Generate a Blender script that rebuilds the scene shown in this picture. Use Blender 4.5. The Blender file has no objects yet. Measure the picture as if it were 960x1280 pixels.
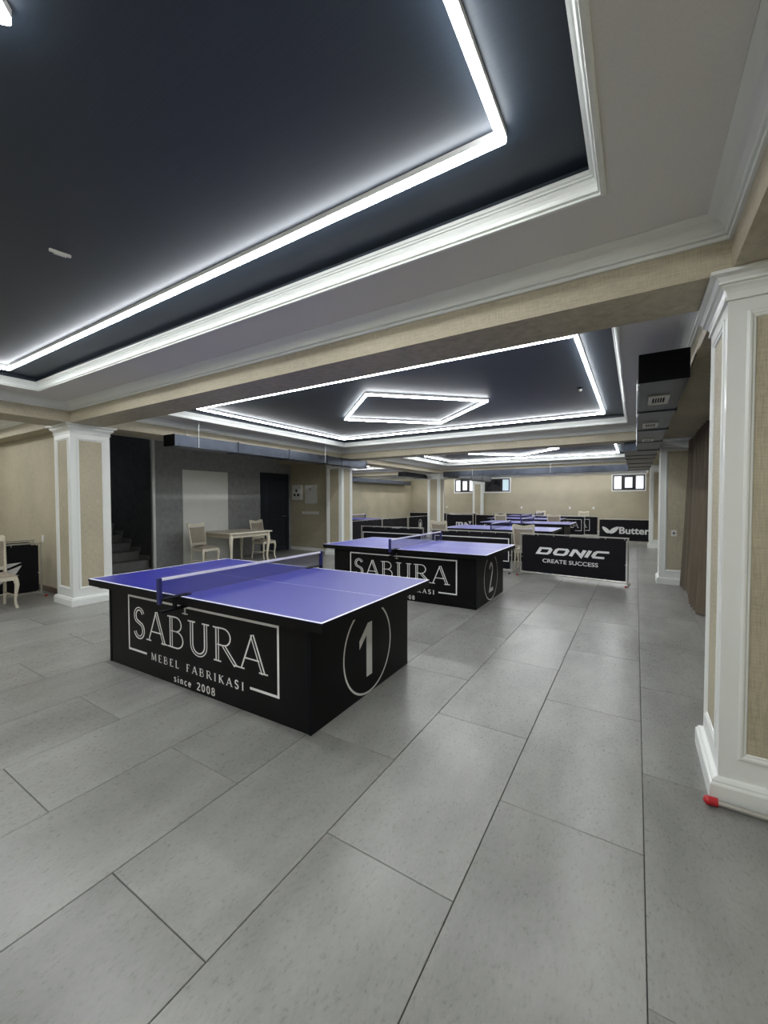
import bpy, bmesh, math, random
from mathutils import Vector, Matrix
random.seed(7)
scene = bpy.context.scene
COL = scene.collection

# ------------------------------------------------------------------ camera
CAM = (-0.0488, -1.3746, 1.4751)
YAW, PITCH, ROLL, FPX = 0.553433, -0.027935, -0.0013109, 509.76
def cam_basis():
    cy, sy, cp, sp = math.cos(YAW), math.sin(YAW), math.cos(PITCH), math.sin(PITCH)
    f = Vector((-sy*cp, cy*cp, sp)); r = Vector((cy, sy, 0)); u = r.cross(f)
    cr, sr = math.cos(ROLL), math.sin(ROLL)
    return cr*r + sr*u, -sr*r + cr*u, f
RX, UX, FX = cam_basis()
cd = bpy.data.cameras.new('camera'); cam = bpy.data.objects.new('camera', cd); COL.objects.link(cam)
cd.sensor_fit = 'HORIZONTAL'; cd.sensor_width = 36.0; cd.lens = FPX/960*36.0
cd.clip_start = 0.02; cd.clip_end = 200
m = Matrix((RX, UX, -FX)).transposed().to_4x4(); m.translation = Vector(CAM)
cam.matrix_world = m
scene.camera = cam
def to_px(p):
    d = Vector(p) - Vector(CAM); w = d.dot(FX)
    if w < 0.05: return None
    return 480 + FPX*d.dot(RX)/w, 640 - FPX*d.dot(UX)/w

# ------------------------------------------------------------------ world / exposure
w = bpy.data.worlds.new('world'); scene.world = w; w.use_nodes = True
w.node_tree.nodes['Background'].inputs[0].default_value = (0.75, 0.85, 1.0, 1)
w.node_tree.nodes['Background'].inputs[1].default_value = 0.6
vs = scene.view_settings
vs.view_transform = 'Standard'; vs.look = 'None'; vs.exposure = 0.32; vs.gamma = 1.0
try: vs.use_curve_mapping = False
except Exception: pass
LED_STRENGTH = 58.0

# ------------------------------------------------------------------ materials
MATS = {}
def nodes_of(name):
    mt = bpy.data.materials.new(name); mt.use_nodes = True
    nt = mt.node_tree; b = nt.nodes['Principled BSDF']; MATS[name] = mt
    return mt, nt, b
def N(nt, t, **kw):
    n = nt.nodes.new(t)
    for k, v in kw.items():
        if k in n.inputs: n.inputs[k].default_value = v
        else: setattr(n, k, v)
    return n
def coords(nt, scale, kind='Object', rnd=False):
    tc = N(nt, 'ShaderNodeTexCoord'); mp = N(nt, 'ShaderNodeMapping')
    mp.inputs['Scale'].default_value = scale
    nt.links.new(tc.outputs[kind], mp.inputs[0])
    if rnd:
        oi = N(nt, 'ShaderNodeObjectInfo'); mul = N(nt, 'ShaderNodeVectorMath', operation='SCALE')
        cmb = N(nt, 'ShaderNodeCombineXYZ')
        for i in range(3): nt.links.new(oi.outputs['Random'], cmb.inputs[i])
        mul.inputs['Scale'].default_value = 57.0
        nt.links.new(cmb.outputs[0], mul.inputs[0]); nt.links.new(mul.outputs[0], mp.inputs['Location'])
    return mp.outputs[0]
def ramp(nt, fac, stops):
    r = N(nt, 'ShaderNodeValToRGB'); e = r.color_ramp.elements
    e[0].position, e[0].color = stops[0][0], (*stops[0][1], 1)
    e[1].position, e[1].color = stops[-1][0], (*stops[-1][1], 1)
    for p, c in stops[1:-1]:
        q = e.new(p); q.color = (*c, 1)
    nt.links.new(fac, r.inputs[0]); return r.outputs[0]
def sc(c, k): return tuple(min(1, x*k) for x in c)
def bump(nt, b, h, strength=.3, dist=.002):
    bp = N(nt, 'ShaderNodeBump'); bp.inputs['Strength'].default_value = strength; bp.inputs['Distance'].default_value = dist
    nt.links.new(h, bp.inputs['Height']); nt.links.new(bp.outputs[0], b.inputs['Normal'])
def simple(name, col, rough=.5, metal=0., var=.06, scale=8., spec=.5, bmp=0., kind='Object', aniso=(1,1,1)):
    mt, nt, b = nodes_of(name)
    v = coords(nt, tuple(scale*a for a in aniso), kind)
    nz = N(nt, 'ShaderNodeTexNoise'); nz.inputs['Scale'].default_value = 1.0; nz.inputs['Detail'].default_value = 5
    nt.links.new(v, nz.inputs['Vector'])
    c = ramp(nt, nz.outputs['Fac'], [(.3, sc(col, 1-var)), (.7, sc(col, 1+var))])
    nt.links.new(c, b.inputs['Base Color'])
    b.inputs['Roughness'].default_value = rough; b.inputs['Metallic'].default_value = metal
    b.inputs['Specular IOR Level'].default_value = spec
    if bmp: bump(nt, b, nz.outputs['Fac'], bmp)
    return mt
def weave(name, col, var=.12, rough=.6, s=1.0, spec=.35):
    # vertical + horizontal threads on top of broad mottling (woven wallpaper)
    mt, nt, b = nodes_of(name)
    a = N(nt, 'ShaderNodeTexNoise'); a.inputs['Scale'].default_value = 1; a.inputs['Detail'].default_value = 3
    nt.links.new(coords(nt, (260*s, 260*s, 14*s)), a.inputs['Vector'])
    h = N(nt, 'ShaderNodeTexNoise'); h.inputs['Scale'].default_value = 1; h.inputs['Detail'].default_value = 3
    nt.links.new(coords(nt, (16*s, 16*s, 300*s)), h.inputs['Vector'])
    g = N(nt, 'ShaderNodeTexNoise'); g.inputs['Scale'].default_value = 1.4; g.inputs['Detail'].default_value = 6
    nt.links.new(coords(nt, (1, 1, 1)), g.inputs['Vector'])
    m1 = N(nt, 'ShaderNodeMix', data_type='FLOAT'); m1.inputs[0].default_value = .5
    nt.links.new(a.outputs['Fac'], m1.inputs[2]); nt.links.new(h.outputs['Fac'], m1.inputs[3])
    m2 = N(nt, 'ShaderNodeMix', data_type='FLOAT'); m2.inputs[0].default_value = .25
    nt.links.new(m1.outputs[0], m2.inputs[2]); nt.links.new(g.outputs['Fac'], m2.inputs[3])
    c = ramp(nt, m2.outputs[0], [(.34, sc(col, 1-2*var)), (.5, col), (.66, sc(col, 1+1.6*var))])
    nt.links.new(c, b.inputs['Base Color']); b.inputs['Roughness'].default_value = rough
    b.inputs['Specular IOR Level'].default_value = spec
    bump(nt, b, m1.outputs[0], .25, .002)
    return mt
def tile_mat():
    mt, nt, b = nodes_of('floor_tile_stone')
    v = coords(nt, (2.6, 1.1, 1), 'Object', True)
    n1 = N(nt, 'ShaderNodeTexNoise'); n1.inputs['Scale'].default_value = 1; n1.inputs['Detail'].default_value = 7; n1.inputs['Roughness'].default_value = .6
    nt.links.new(v, n1.inputs['Vector'])
    n2 = N(nt, 'ShaderNodeTexNoise'); n2.inputs['Scale'].default_value = 1; n2.inputs['Detail'].default_value = 8; n2.inputs['Roughness'].default_value = .75
    nt.links.new(coords(nt, (85, 40, 1), 'Object', True), n2.inputs['Vector'])
    n3 = N(nt, 'ShaderNodeTexNoise'); n3.inputs['Scale'].default_value = 1; n3.inputs['Detail'].default_value = 2
    nt.links.new(coords(nt, (210, 210, 1), 'Object', True), n3.inputs['Vector'])
    mx = N(nt, 'ShaderNodeMix', data_type='FLOAT'); mx.inputs[0].default_value = .27
    nt.links.new(n1.outputs['Fac'], mx.inputs[2]); nt.links.new(n2.outputs['Fac'], mx.inputs[3])
    c = ramp(nt, mx.outputs[0], [(.30, (.150, .150, .139)), (.5, (.234, .233, .217)), (.70, (.315, .314, .293))])
    sp = ramp(nt, n3.outputs['Fac'], [(.68, (0, 0, 0)), (.78, (1, 1, 1))])
    spm = N(nt, 'ShaderNodeMix', data_type='RGBA'); spm.blend_type = 'MIX'
    k = N(nt, 'ShaderNodeMath', operation='MULTIPLY'); k.inputs[1].default_value = .35
    nt.links.new(sp, k.inputs[0]); nt.links.new(k.outputs[0], spm.inputs[0])
    nt.links.new(c, spm.inputs[6]); spm.inputs[7].default_value = (.5, .5, .48, 1)
    oi = N(nt, 'ShaderNodeObjectInfo'); hv = N(nt, 'ShaderNodeHueSaturation')
    mr = N(nt, 'ShaderNodeMapRange'); mr.inputs[3].default_value = .92; mr.inputs[4].default_value = 1.06
    nt.links.new(oi.outputs['Random'], mr.inputs[0]); nt.links.new(mr.outputs[0], hv.inputs['Value'])
    nt.links.new(spm.outputs[2], hv.inputs['Color']); nt.links.new(hv.outputs[0], b.inputs['Base Color'])
    rr = N(nt, 'ShaderNodeMapRange'); rr.inputs[3].default_value = .20; rr.inputs[4].default_value = .38
    nt.links.new(n2.outputs['Fac'], rr.inputs[0]); nt.links.new(rr.outputs[0], b.inputs['Roughness'])
    b.inputs['Specular IOR Level'].default_value = .45
    bump(nt, b, n2.outputs['Fac'], .05, .002)
    return mt
def emis(name, col, s):
    mt, nt, b = nodes_of(name)
    b.inputs['Base Color'].default_value = (.8, .8, .8, 1)
    b.inputs['Emission Color'].default_value = (*col, 1); b.inputs['Emission Strength'].default_value = s
    return mt
def net_mat():
    mt, nt, b = nodes_of('net_mesh')
    tr = N(nt, 'ShaderNodeBsdfTransparent'); mx = N(nt, 'ShaderNodeMixShader'); mx.inputs[0].default_value = .26
    b.inputs['Base Color'].default_value = (.03, .03, .10, 1); b.inputs['Roughness'].default_value = .7
    out = nt.nodes['Material Output']
    nt.links.new(tr.outputs[0], mx.inputs[1]); nt.links.new(b.outputs[0], mx.inputs[2]); nt.links.new(mx.outputs[0], out.inputs[0])
    return mt
def dark_ceiling_mat():
    mt, nt, b = nodes_of('dark_ceiling')
    v = coords(nt, (2.0, 160, 1)); nz = N(nt, 'ShaderNodeTexNoise'); nz.inputs['Scale'].default_value = 1; nz.inputs['Detail'].default_value = 4
    nt.links.new(v, nz.inputs['Vector'])
    c = ramp(nt, nz.outputs['Fac'], [(.3, (.015, .025, .040)), (.7, (.021, .033, .050))])
    nt.links.new(c, b.inputs['Base Color']); b.inputs['Roughness'].default_value = .5
    b.inputs['Specular IOR Level'].default_value = .75
    bump(nt, b, nz.outputs['Fac'], .12, .002)
    return mt
WHITE = simple('white_paint', (.74, .76, .73), .32, var=.015, scale=2)
PAPER = weave('beige_wallpaper', (.435, .392, .285), .17)
CEIL = simple('ceiling_paint', (.66, .65, .62), .75, var=.03, scale=90, bmp=.1)
BEAMU = weave('beam_wallpaper', (.42, .378, .28), .17)
DARKC = dark_ceiling_mat()
TILE = tile_mat()
GROUT = simple('dark_grout', (.045, .045, .042), .9)
BLACK = simple('black_vinyl', (.0045, .004, .0045), .45, var=.2, scale=3, spec=.16)
BLACKB = simple('black_banner_cloth', (.0055, .005, .008), .5, var=.25, scale=5, spec=.2, bmp=.2)
BLUE = simple('blue_table_surface', (.038, .040, .33), .32, var=.04, scale=3, spec=.5)
LINE = simple('white_line_paint', (.82, .82, .86), .5, var=.02)
SILVER = simple('silver_print', (.80, .80, .78), .5, var=.04)
PRINT = simple('white_print', (.78, .78, .78), .5, var=.03)
NAVYPOST = simple('navy_plastic', (.02, .022, .12), .35)
TAPE = simple('net_tape', (.85, .85, .92), .6)
NET = net_mat()
CHROME = simple('bright_metal', (.62, .62, .62), .3, 1.0, var=.05)
ALU = simple('aluminium_tube', (.55, .54, .51), .38, .85, var=.06)
STEEL = simple('galvanised_steel', (.075, .086, .11), .36, .92, var=.22, scale=5, bmp=.05)
RED = simple('red_rubber', (.42, .012, .018), .4, var=.08)
BLACKM = simple('black_cap', (.003, .0035, .006), .6, spec=.15)
CREAM = simple('cream_lacquer', (.66, .61, .49), .38, var=.06, scale=12)
UPH = simple('beige_upholstery', (.33, .285, .225), .8, var=.14, scale=40, bmp=.15)
CURT = simple('brown_curtain_velvet', (.12, .096, .068), .8, var=.15, scale=30, aniso=(1, 1, .1))
NAVYD = simple('navy_door_paint', (.014, .020, .030), .4)
STUCCO = simple('grey_stucco', (.27, .275, .275), .7, var=.15, scale=9, bmp=.25)
STAIRW = simple('dark_stair_wall', (.055, .055, .055), .7, var=.25, scale=8)
STAIRT = simple('stair_stone', (.16, .16, .155), .5, var=.1)
BOARD = simple('offwhite_board', (.78, .78, .74), .5, var=.02)
SKIRT = simple('brown_skirting', (.11, .075, .06), .5)
GREYPL = simple('light_plastic', (.66, .66, .62), .4, var=.02)
DARKPL = simple('dark_plastic', (.03, .03, .03), .5)
FRAMED = simple('dark_window_frame', (.012, .010, .012), .4)
LED = emis('led_diffuser', (.965, .985, 1.0), LED_STRENGTH)
LEDS = emis('led_diffuser_side', (.95, .98, 1.0), LED_STRENGTH*.34)
HOUS = simple('led_housing', (.75, .74, .72), .4)
PANE = emis('frosted_daylight_pane', (.86, .90, .95), .55)
PANET = emis('teal_daylight_pane', (.10, .32, .40), .6)
PANED = simple('dark_glass', (.01, .011, .02), .08)

# ------------------------------------------------------------------ mesh helpers
class MB:
    def __init__(s): s.v = []; s.f = []
    def add(s, vs, fs):
        o = len(s.v); s.v += [tuple(p) for p in vs]; s.f += [tuple(i+o for i in q) for q in fs]; return s
    def box(s, x0, x1, y0, y1, z0, z1, ch=0.0):
        if ch <= 0:
            return s.add([(x0,y0,z0),(x1,y0,z0),(x1,y1,z0),(x0,y1,z0),(x0,y0,z1),(x1,y0,z1),(x1,y1,z1),(x0,y1,z1)],
                  [(0,3,2,1),(4,5,6,7),(0,1,5,4),(1,2,6,5),(2,3,7,6),(3,0,4,7)])
        bm = bmesh.new()
        bmesh.ops.create_cube(bm, size=1, matrix=Matrix.Translation(((x0+x1)/2,(y0+y1)/2,(z0+z1)/2)) @ Matrix.Diagonal((x1-x0,y1-y0,z1-z0,1)))
        bmesh.ops.bevel(bm, geom=bm.edges[:], offset=ch, segments=2, affect='EDGES', profile=.6)
        bm.verts.index_update()
        s.add([v.co[:] for v in bm.verts], [[v.index for v in f.verts] for f in bm.faces]); bm.free(); return s
    def prism(s, pts, lo, hi, axis='z'):
        # pts 2D polygon; axis = extrusion axis: z -> (a,b)=(x,y); y -> (x,z); x -> (y,z)
        n = len(pts)
        def P(a, b, c): return {'z': (a,b,c), 'y': (a,c,b), 'x': (c,a,b)}[axis]
        vs = [P(a,b,lo) for a,b in pts] + [P(a,b,hi) for a,b in pts]
        fs = [tuple(range(n))[::-1], tuple(range(n, 2*n))] + [(i,(i+1)%n,n+(i+1)%n,n+i) for i in range(n)]
        return s.add(vs, fs)
    def tube(s, path, rad, n=8, caps=True):
        path = [Vector(p) for p in path]
        if not isinstance(rad, (list, tuple)): rad = [rad]*len(path)
        vs = []; fs = []; ref = None
        for i, p in enumerate(path):
            t = (path[min(i+1, len(path)-1)] - path[max(i-1, 0)]).normalized()
            if ref is None: ref = Vector((0,0,1)) if abs(t.z) < .9 else Vector((1,0,0))
            a = (ref - t*ref.dot(t)).normalized(); b = t.cross(a); ref = a
            for k in range(n):
                th = 2*math.pi*(k+.5)/n
                vs.append(p + rad[i]*(a*math.cos(th) + b*math.sin(th)))
        for i in range(len(path)-1):
            for k in range(n):
                fs.append((i*n+k, i*n+(k+1)%n, (i+1)*n+(k+1)%n, (i+1)*n+k))
        if caps: fs += [tuple(range(n))[::-1], tuple((len(path)-1)*n+k for k in range(n))]
        return s.add(vs, fs)
    def ringsweep(s, x0, x1, y0, y1, prof, inside=True):
        # closed rectangle, profile = [(inset, z)]; positive inset goes inwards
        vs = []; fs = []
        for d, z in prof:
            if not inside: d = -d
            vs += [(x0+d,y0+d,z),(x1-d,y0+d,z),(x1-d,y1-d,z),(x0+d,y1-d,z)]
        for i in range(len(prof)-1):
            for k in range(4):
                fs.append((i*4+k, i*4+(k+1)%4, (i+1)*4+(k+1)%4, (i+1)*4+k))
        return s.add(vs, fs)
    def ball(s, c, r, nu=12, nv=8, sz=1.0):
        vs = []; fs = []
        for j in range(1, nv):
            for i in range(nu):
                a, b = 2*math.pi*i/nu, math.pi*j/nv
                vs.append((c[0]+r*math.sin(b)*math.cos(a), c[1]+r*math.sin(b)*math.sin(a), c[2]+r*sz*math.cos(b)))
        for j in range(nv-2):
            for i in range(nu): fs.append((j*nu+i, (j+1)*nu+i, (j+1)*nu+(i+1)%nu, j*nu+(i+1)%nu))
        vs += [(c[0],c[1],c[2]+r*sz),(c[0],c[1],c[2]-r*sz)]; t = len(vs)-2
        for i in range(nu):
            fs.append((t, i, (i+1)%nu)); fs.append((t+1, (nv-2)*nu+(i+1)%nu, (nv-2)*nu+i))
        return s.add(vs, fs)
    def mesh(s, name):
        me = bpy.data.meshes.new(name); me.from_pydata(s.v, [], s.f); me.update()
        bm = bmesh.new(); bm.from_mesh(me); bmesh.ops.recalc_face_normals(bm, faces=bm.faces[:]); bm.to_mesh(me); bm.free()
        return me
    def build(s, name, mat, parent=None, smooth=False, loc=None):
        me = s.mesh(name); me.materials.append(mat)
        if smooth:
            for p in me.polygons: p.use_smooth = True
            try: me.set_sharp_from_angle(angle=math.radians(38))
            except Exception: pass
        o = bpy.data.objects.new(name, me); COL.objects.link(o)
        if parent: o.parent = parent
        if loc: o.location = loc
        return o
def empty(name, loc=(0,0,0), rz=0., rx=0.):
    o = bpy.data.objects.new(name, None); COL.objects.link(o); o.location = loc; o.rotation_euler = (rx, 0, rz)
    o.empty_display_size = .1; return o
def tag(o, label=None, cat=None, group=None, kind=None):
    if label: o['label'] = label
    if cat: o['category'] = cat
    if group: o['group'] = group
    if kind: o['kind'] = kind
    return o
def copy_tree(o, parent=None):
    c = o.copy(); COL.objects.link(c)
    if parent is not None: c.parent = parent
    for ch in list(o.children): copy_tree(ch, c)
    return c
def struct(name, mb, mat, label=None, parent=None, smooth=False):
    o = mb.build(name, mat, parent, smooth)
    if parent is None: o['kind'] = 'structure'
    if label: o['label'] = label
    return o
def B(*a, **k): return MB().box(*a, **k)

# ------------------------------------------------------------------ lettering helpers (2D polygons)
def off_poly(pts, w, closed=False):
    n = len(pts); L = []; R = []
    for i in range(n):
        p = Vector(pts[i])
        if closed: a, b = Vector(pts[i-1]), Vector(pts[(i+1)%n])
        else: a, b = Vector(pts[max(i-1,0)]), Vector(pts[min(i+1,n-1)])
        d1 = (p-a) if (p-a).length > 1e-9 else (b-p); d2 = (b-p) if (b-p).length > 1e-9 else (p-a)
        d1.normalize(); d2.normalize()
        n1 = Vector((-d1.y, d1.x)); n2 = Vector((-d2.y, d2.x)); m_ = n1+n2
        if m_.length < 1e-6: m_ = n1
        m_.normalize(); k = 1/max(.35, m_.dot(n1))
        L.append(p + m_*k*w/2); R.append(p - m_*k*w/2)
    return L, R
class Ink:
    """flat print: quads in a plane given by map2(u, v) -> 3D"""
    def __init__(s): s.v = []; s.f = []; s.marks = []
    def stroke(s, pts, w, closed=False):
        L, R = off_poly(pts, w, closed); n = len(pts); o = len(s.v)
        s.v += [tuple(p) for p in L] + [tuple(p) for p in R]
        for i in range(n if closed else n-1):
            j = (i+1) % n; s.f.append((o+i, o+j, o+n+j, o+n+i))
    def poly(s, pts):
        o = len(s.v); s.v += [tuple(p) for p in pts]; s.f.append(tuple(range(o, o+len(pts))))
    def fit(s, u0, u1, v0, v1, keep=False):
        xs = [p[0] for p in s.v]; ys = [p[1] for p in s.v]
        a, b, c, d = min(xs), max(xs), min(ys), max(ys)
        ku = (u1-u0)/(b-a); kv = (v1-v0)/(d-c)
        s.v = [(u0+(x-a)*ku, v0+(y-c)*kv) for x, y in s.v]; return s
    def merge(s, o):
        k = len(s.v); s.v += o.v; s.f += [tuple(i+k for i in q) for q in o.f]; return s
    def obj(s, name, mat, parent, map3):
        if s.marks:      # one object for each letter
            for f0, f1 in s.marks:
                if f1 == f0: continue
                t = Ink(); idx = sorted({i for q in s.f[f0:f1] for i in q}); mp = {j: i for i, j in enumerate(idx)}
                t.v = [s.v[j] for j in idx]; t.f = [tuple(mp[i] for i in q) for q in s.f[f0:f1]]
                t.obj('letter', mat, parent, map3)
            return None
        me = bpy.data.meshes.new(name); me.from_pydata([map3(*p) for p in s.v], [], s.f); me.update()
        me.materials.append(mat); ob = bpy.data.objects.new(name, me); COL.objects.link(ob); ob.parent = parent; return ob
def arc(cx, cy, rx, ry, a0, a1, n=10):
    return [(cx+rx*math.cos(math.radians(a0+(a1-a0)*i/n)), cy+ry*math.sin(math.radians(a0+(a1-a0)*i/n))) for i in range(n+1)]
# letter -> (advance, [(points, thick?)], [serif centre points (x, y, halfwidth)])
SFONT = {
 'A': (.80, [([(.06,0),(.40,1)],0), ([(.40,1),(.74,0)],1), ([(.17,.33),(.62,.33)],0)], [(.06,0,.09),(.74,0,.11)]),
 'B': (.70, [([(.15,0),(.15,1)],1), ([(.15,.985)]+arc(.34,.76,.22,.225,90,-90)+[(.15,.535)],0), ([(.15,.535)]+arc(.36,.275,.26,.26,90,-90)+[(.15,.015)],0)], [(.10,0,.08),(.10,1,.08)]),
 'U': (.86, [([(.17,1),(.17,.32)]+arc(.43,.30,.26,.29,180,360)[1:]+[(.69,1)],1)], [(.17,1,.12),(.69,1,.11)]),
 'R': (.78, [([(.15,0),(.15,1)],1), ([(.15,.985)]+arc(.36,.74,.23,.245,90,-90)+[(.15,.495)],0), ([(.36,.495),(.76,.0)],1)], [(.15,0,.11),(.10,1,.08),(.76,0,.06)]),
 'S': (.56, [(arc(.28,.745,.19,.24,20,225,12)+arc(.27,.26,.20,.25,50,-165,12),1)], []),
 'M': (.98, [([(.12,0),(.16,1)],0), ([(.16,1),(.48,.05)],1), ([(.48,.05),(.80,1)],0), ([(.80,1),(.86,0)],1)], [(.12,0,.08),(.86,0,.1),(.14,1,.07),(.82,1,.07)]),
 'E': (.62, [([(.15,0),(.15,1)],1), ([(.15,.98),(.52,.98),(.52,.86)],0), ([(.15,.52),(.42,.52)],0), ([(.15,.02),(.55,.02),(.55,.15)],0)], [(.12,0,.06),(.12,1,.06)]),
 'L': (.58, [([(.15,0),(.15,1)],1), ([(.15,.02),(.52,.02),(.52,.16)],0)], [(.15,1,.1),(.12,0,.06)]),
 'F': (.58, [([(.15,0),(.15,1)],1), ([(.15,.98),(.52,.98),(.52,.86)],0), ([(.15,.52),(.42,.52)],0)], [(.15,0,.1),(.12,1,.06)]),
 'I': (.34, [([(.17,0),(.17,1)],1)], [(.17,0,.1),(.17,1,.1)]),
 'K': (.74, [([(.15,0),(.15,1)],1), ([(.15,.42),(.60,1)],0), ([(.30,.56),(.68,0)],1)], [(.15,0,.1),(.15,1,.1),(.60,1,.07),(.68,0,.07)]),
 ' ': (.55, [], []),
 's': (.42, [(arc(.20,.47,.12,.13,20,225,8)+arc(.19,.16,.13,.15,50,-165,8),1)], []),
 'i': (.26, [([(.13,0),(.13,.6)],1), ([(.13,.80),(.13,.92)],1)], [(.13,0,.08)]),
 'n': (.56, [([(.13,0),(.13,.6)],1), ([(.13,.42)]+arc(.27,.42,.15,.17,150,0,8)+[(.42,0)],1)], [(.13,0,.08),(.42,0,.08)]),
 'c': (.46, [(arc(.24,.30,.17,.29,45,315,12),1)], []),
 'e': (.48, [([(.09,.33),(.40,.33)]+arc(.24,.30,.17,.29,10,320,12),1)], []),
 '2': (.56, [(arc(.27,.75,.19,.24,165,-35,10)+[(.08,.03),(.48,.03),(.48,.12)],1)], []),
 '0': (.58, [(arc(.28,.5,.19,.48,0,360,20),1)], []),
 '8': (.56, [(arc(.27,.75,.16,.235,-90,270,16),1), (arc(.27,.26,.20,.25,-90,270,16),1)], []),
}
def serif_text(txt, thick=.12, thin=.035, outline=0., gap=.10):
    k = Ink(); x = 0.
    for ch in txt:
        adv, st, sf = SFONT[ch]; f0 = len(k.f)
        for pts, T in st:
            P = [(x+a, b) for a, b in pts]
            if T and outline:
                L, R = off_poly(P, thick)
                k.stroke([tuple(q) for q in L], outline); k.stroke([tuple(q) for q in R], outline*.75)
            else: k.stroke(P, thick if T else max(thin, outline))
        for a, b, h in sf:
            yy = b + (.5 if b == 0 else -.5)*max(thin, outline)
            k.stroke([(x+a-h-.02, yy), (x+a+h+.02, yy)], max(thin, outline))
        x += adv + gap; k.marks.append((f0, len(k.f)))
    return k
def font_text(txt, bold=0.0, shear=0.0):
    cu = bpy.data.curves.new('lettering', 'FONT'); cu.body = txt; cu.size = 1; cu.offset = bold; cu.shear = shear; cu.resolution_u = 4
    ob = bpy.data.objects.new('lettering_source', cu); COL.objects.link(ob)
    dg = bpy.context.evaluated_depsgraph_get(); me = bpy.data.meshes.new_from_object(ob.evaluated_get(dg))
    k = Ink(); k.v = [(v.co.x, v.co.y) for v in me.vertices]; k.f = [tuple(p.vertices) for p in me.polygons]
    bpy.data.objects.remove(ob); bpy.data.curves.remove(cu); bpy.data.meshes.remove(me)
    par = list(range(len(k.v)))                      # split into letters: connected islands
    def find(i):
        while par[i] != i: par[i] = par[par[i]]; i = par[i]
        return i
    for q in k.f:
        for i in q[1:]: par[find(i)] = find(q[0])
    k.f.sort(key=lambda q: find(q[0])); last = None
    for i, q in enumerate(k.f):
        g = find(q[0])
        if g != last: k.marks.append((i, i)); last = g
        k.marks[-1] = (k.marks[-1][0], i+1)
    return k
def donic_text():
    k = Ink(); w = .36
    def put(pts, x, sx, closed):
        f0 = len(k.f); k.stroke([(x+a*sx+b*.34, b) for a, b in pts], w, closed); k.marks.append((f0, len(k.f)))
    put([(0,0),(.86,0),(1,.2),(1,.8),(.86,1),(0,1)], 0, 1.15, True)
    put([(.14,0),(.86,0),(1,.2),(1,.8),(.86,1),(.14,1),(0,.8),(0,.2)], 1.75, 1.15, True)
    put([(0,-.13),(0,1),(.16,1),(1,0),(1,1.13)], 3.50, 1.0, False)
    put([(0,-.13),(0,1.13)], 5.02, 1, False)
    put([(1.1,1),(.14,1),(0,.8),(0,.2),(.14,0),(1.0,0)], 5.60, 1.1, False)
    return k

# ================================================================== THE SETTING
X0, X1 = -6.65, 0.32            # faces of the long beams either side of the main bays
XL, XR = -11.2, 0.95            # outer walls
YB, YE = -4.9, 19.75
ZB, ZC, ZT = 2.55, 2.80, 2.925  # beam underside, lower ceiling, dark tray
BEAMS = [(1.15, 1.56), (7.18, 7.62), (13.50, 13.95)]
BX = [(-7.20, X0), (X1, XR)]

# ---- floor: slab of grout with tiles laid on it in running bond
floor = struct('floor', B(XL-.1, XR+.1, YB-.1, YE+.1, -.15, -.006), GROUT, 'grey porcelain tiled floor with thin dark joints')
TW, TL, G = .5996, 1.1992, .0017
tiles = []
kmax = int((XR - 0)/TW)+1
for n in range(-kmax, int(-XL/TW)+2):           # column between x=-n*TW and -(n-1)*TW
    xa, xb = max(XL, -n*TW)+G, min(XR, -(n-1)*TW)-G
    if xb - xa < .05: continue
    offs = 0 if n % 2 == 0 else .5
    j = math.floor(YB/TL)-1
    while (j+offs)*TL < YE:
        ya, yb = max(YB, (j+offs)*TL)+G, min(YE, (j+1+offs)*TL)-G; j += 1
        if yb - ya < .05: continue
        pts = [to_px((a, b, 0)) for a in (xa, xb) for b in (ya, yb)]
        area = 0
        if all(pts):
            us = [p[0] for p in pts]; vv = [p[1] for p in pts]
            if max(us) > 0 and min(us) < 960 and min(vv) < 1280: area = (max(us)-min(us))*(max(vv)-min(vv))
        tiles.append((area, xa, xb, ya, yb))
tiles.sort(reverse=True)
tmesh = {}
def tile_mesh(sx, sy):
    key = (round(sx,3), round(sy,3))
    if key not in tmesh:
        a, b = sx/2, sy/2; c = .0018
        mbt = MB().add([(-a,-b,-.007),(a,-b,-.007),(a,b,-.007),(-a,b,-.007),(-a,-b,-c),(a,-b,-c),(a,b,-c),(-a,b,-c),
              (-a+c,-b+c,0),(a-c,-b+c,0),(a-c,b-c,0),(-a+c,b-c,0)],
              [(0,1,5,4),(1,2,6,5),(2,3,7,6),(3,0,4,7),(4,5,9,8),(5,6,10,9),(6,7,11,10),(7,4,8,11),(8,9,10,11)])
        tmesh[key] = mbt.mesh('floor_tile'); tmesh[key].materials.append(TILE)
    return tmesh[key]
rest = MB()
for i, (ar, xa, xb, ya, yb) in enumerate(tiles):
    if i < 290 and ar > 60:
        o = bpy.data.objects.new('floor_tile', tile_mesh(xb-xa, yb-ya)); COL.objects.link(o)
        o.location = ((xa+xb)/2, (ya+yb)/2, 0); o.parent = floor
    else: rest.box(xa, xb, ya, yb, -.007, 0)
o = rest.build('floor_tile', TILE, floor); tag(o, kind='stuff')

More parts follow.
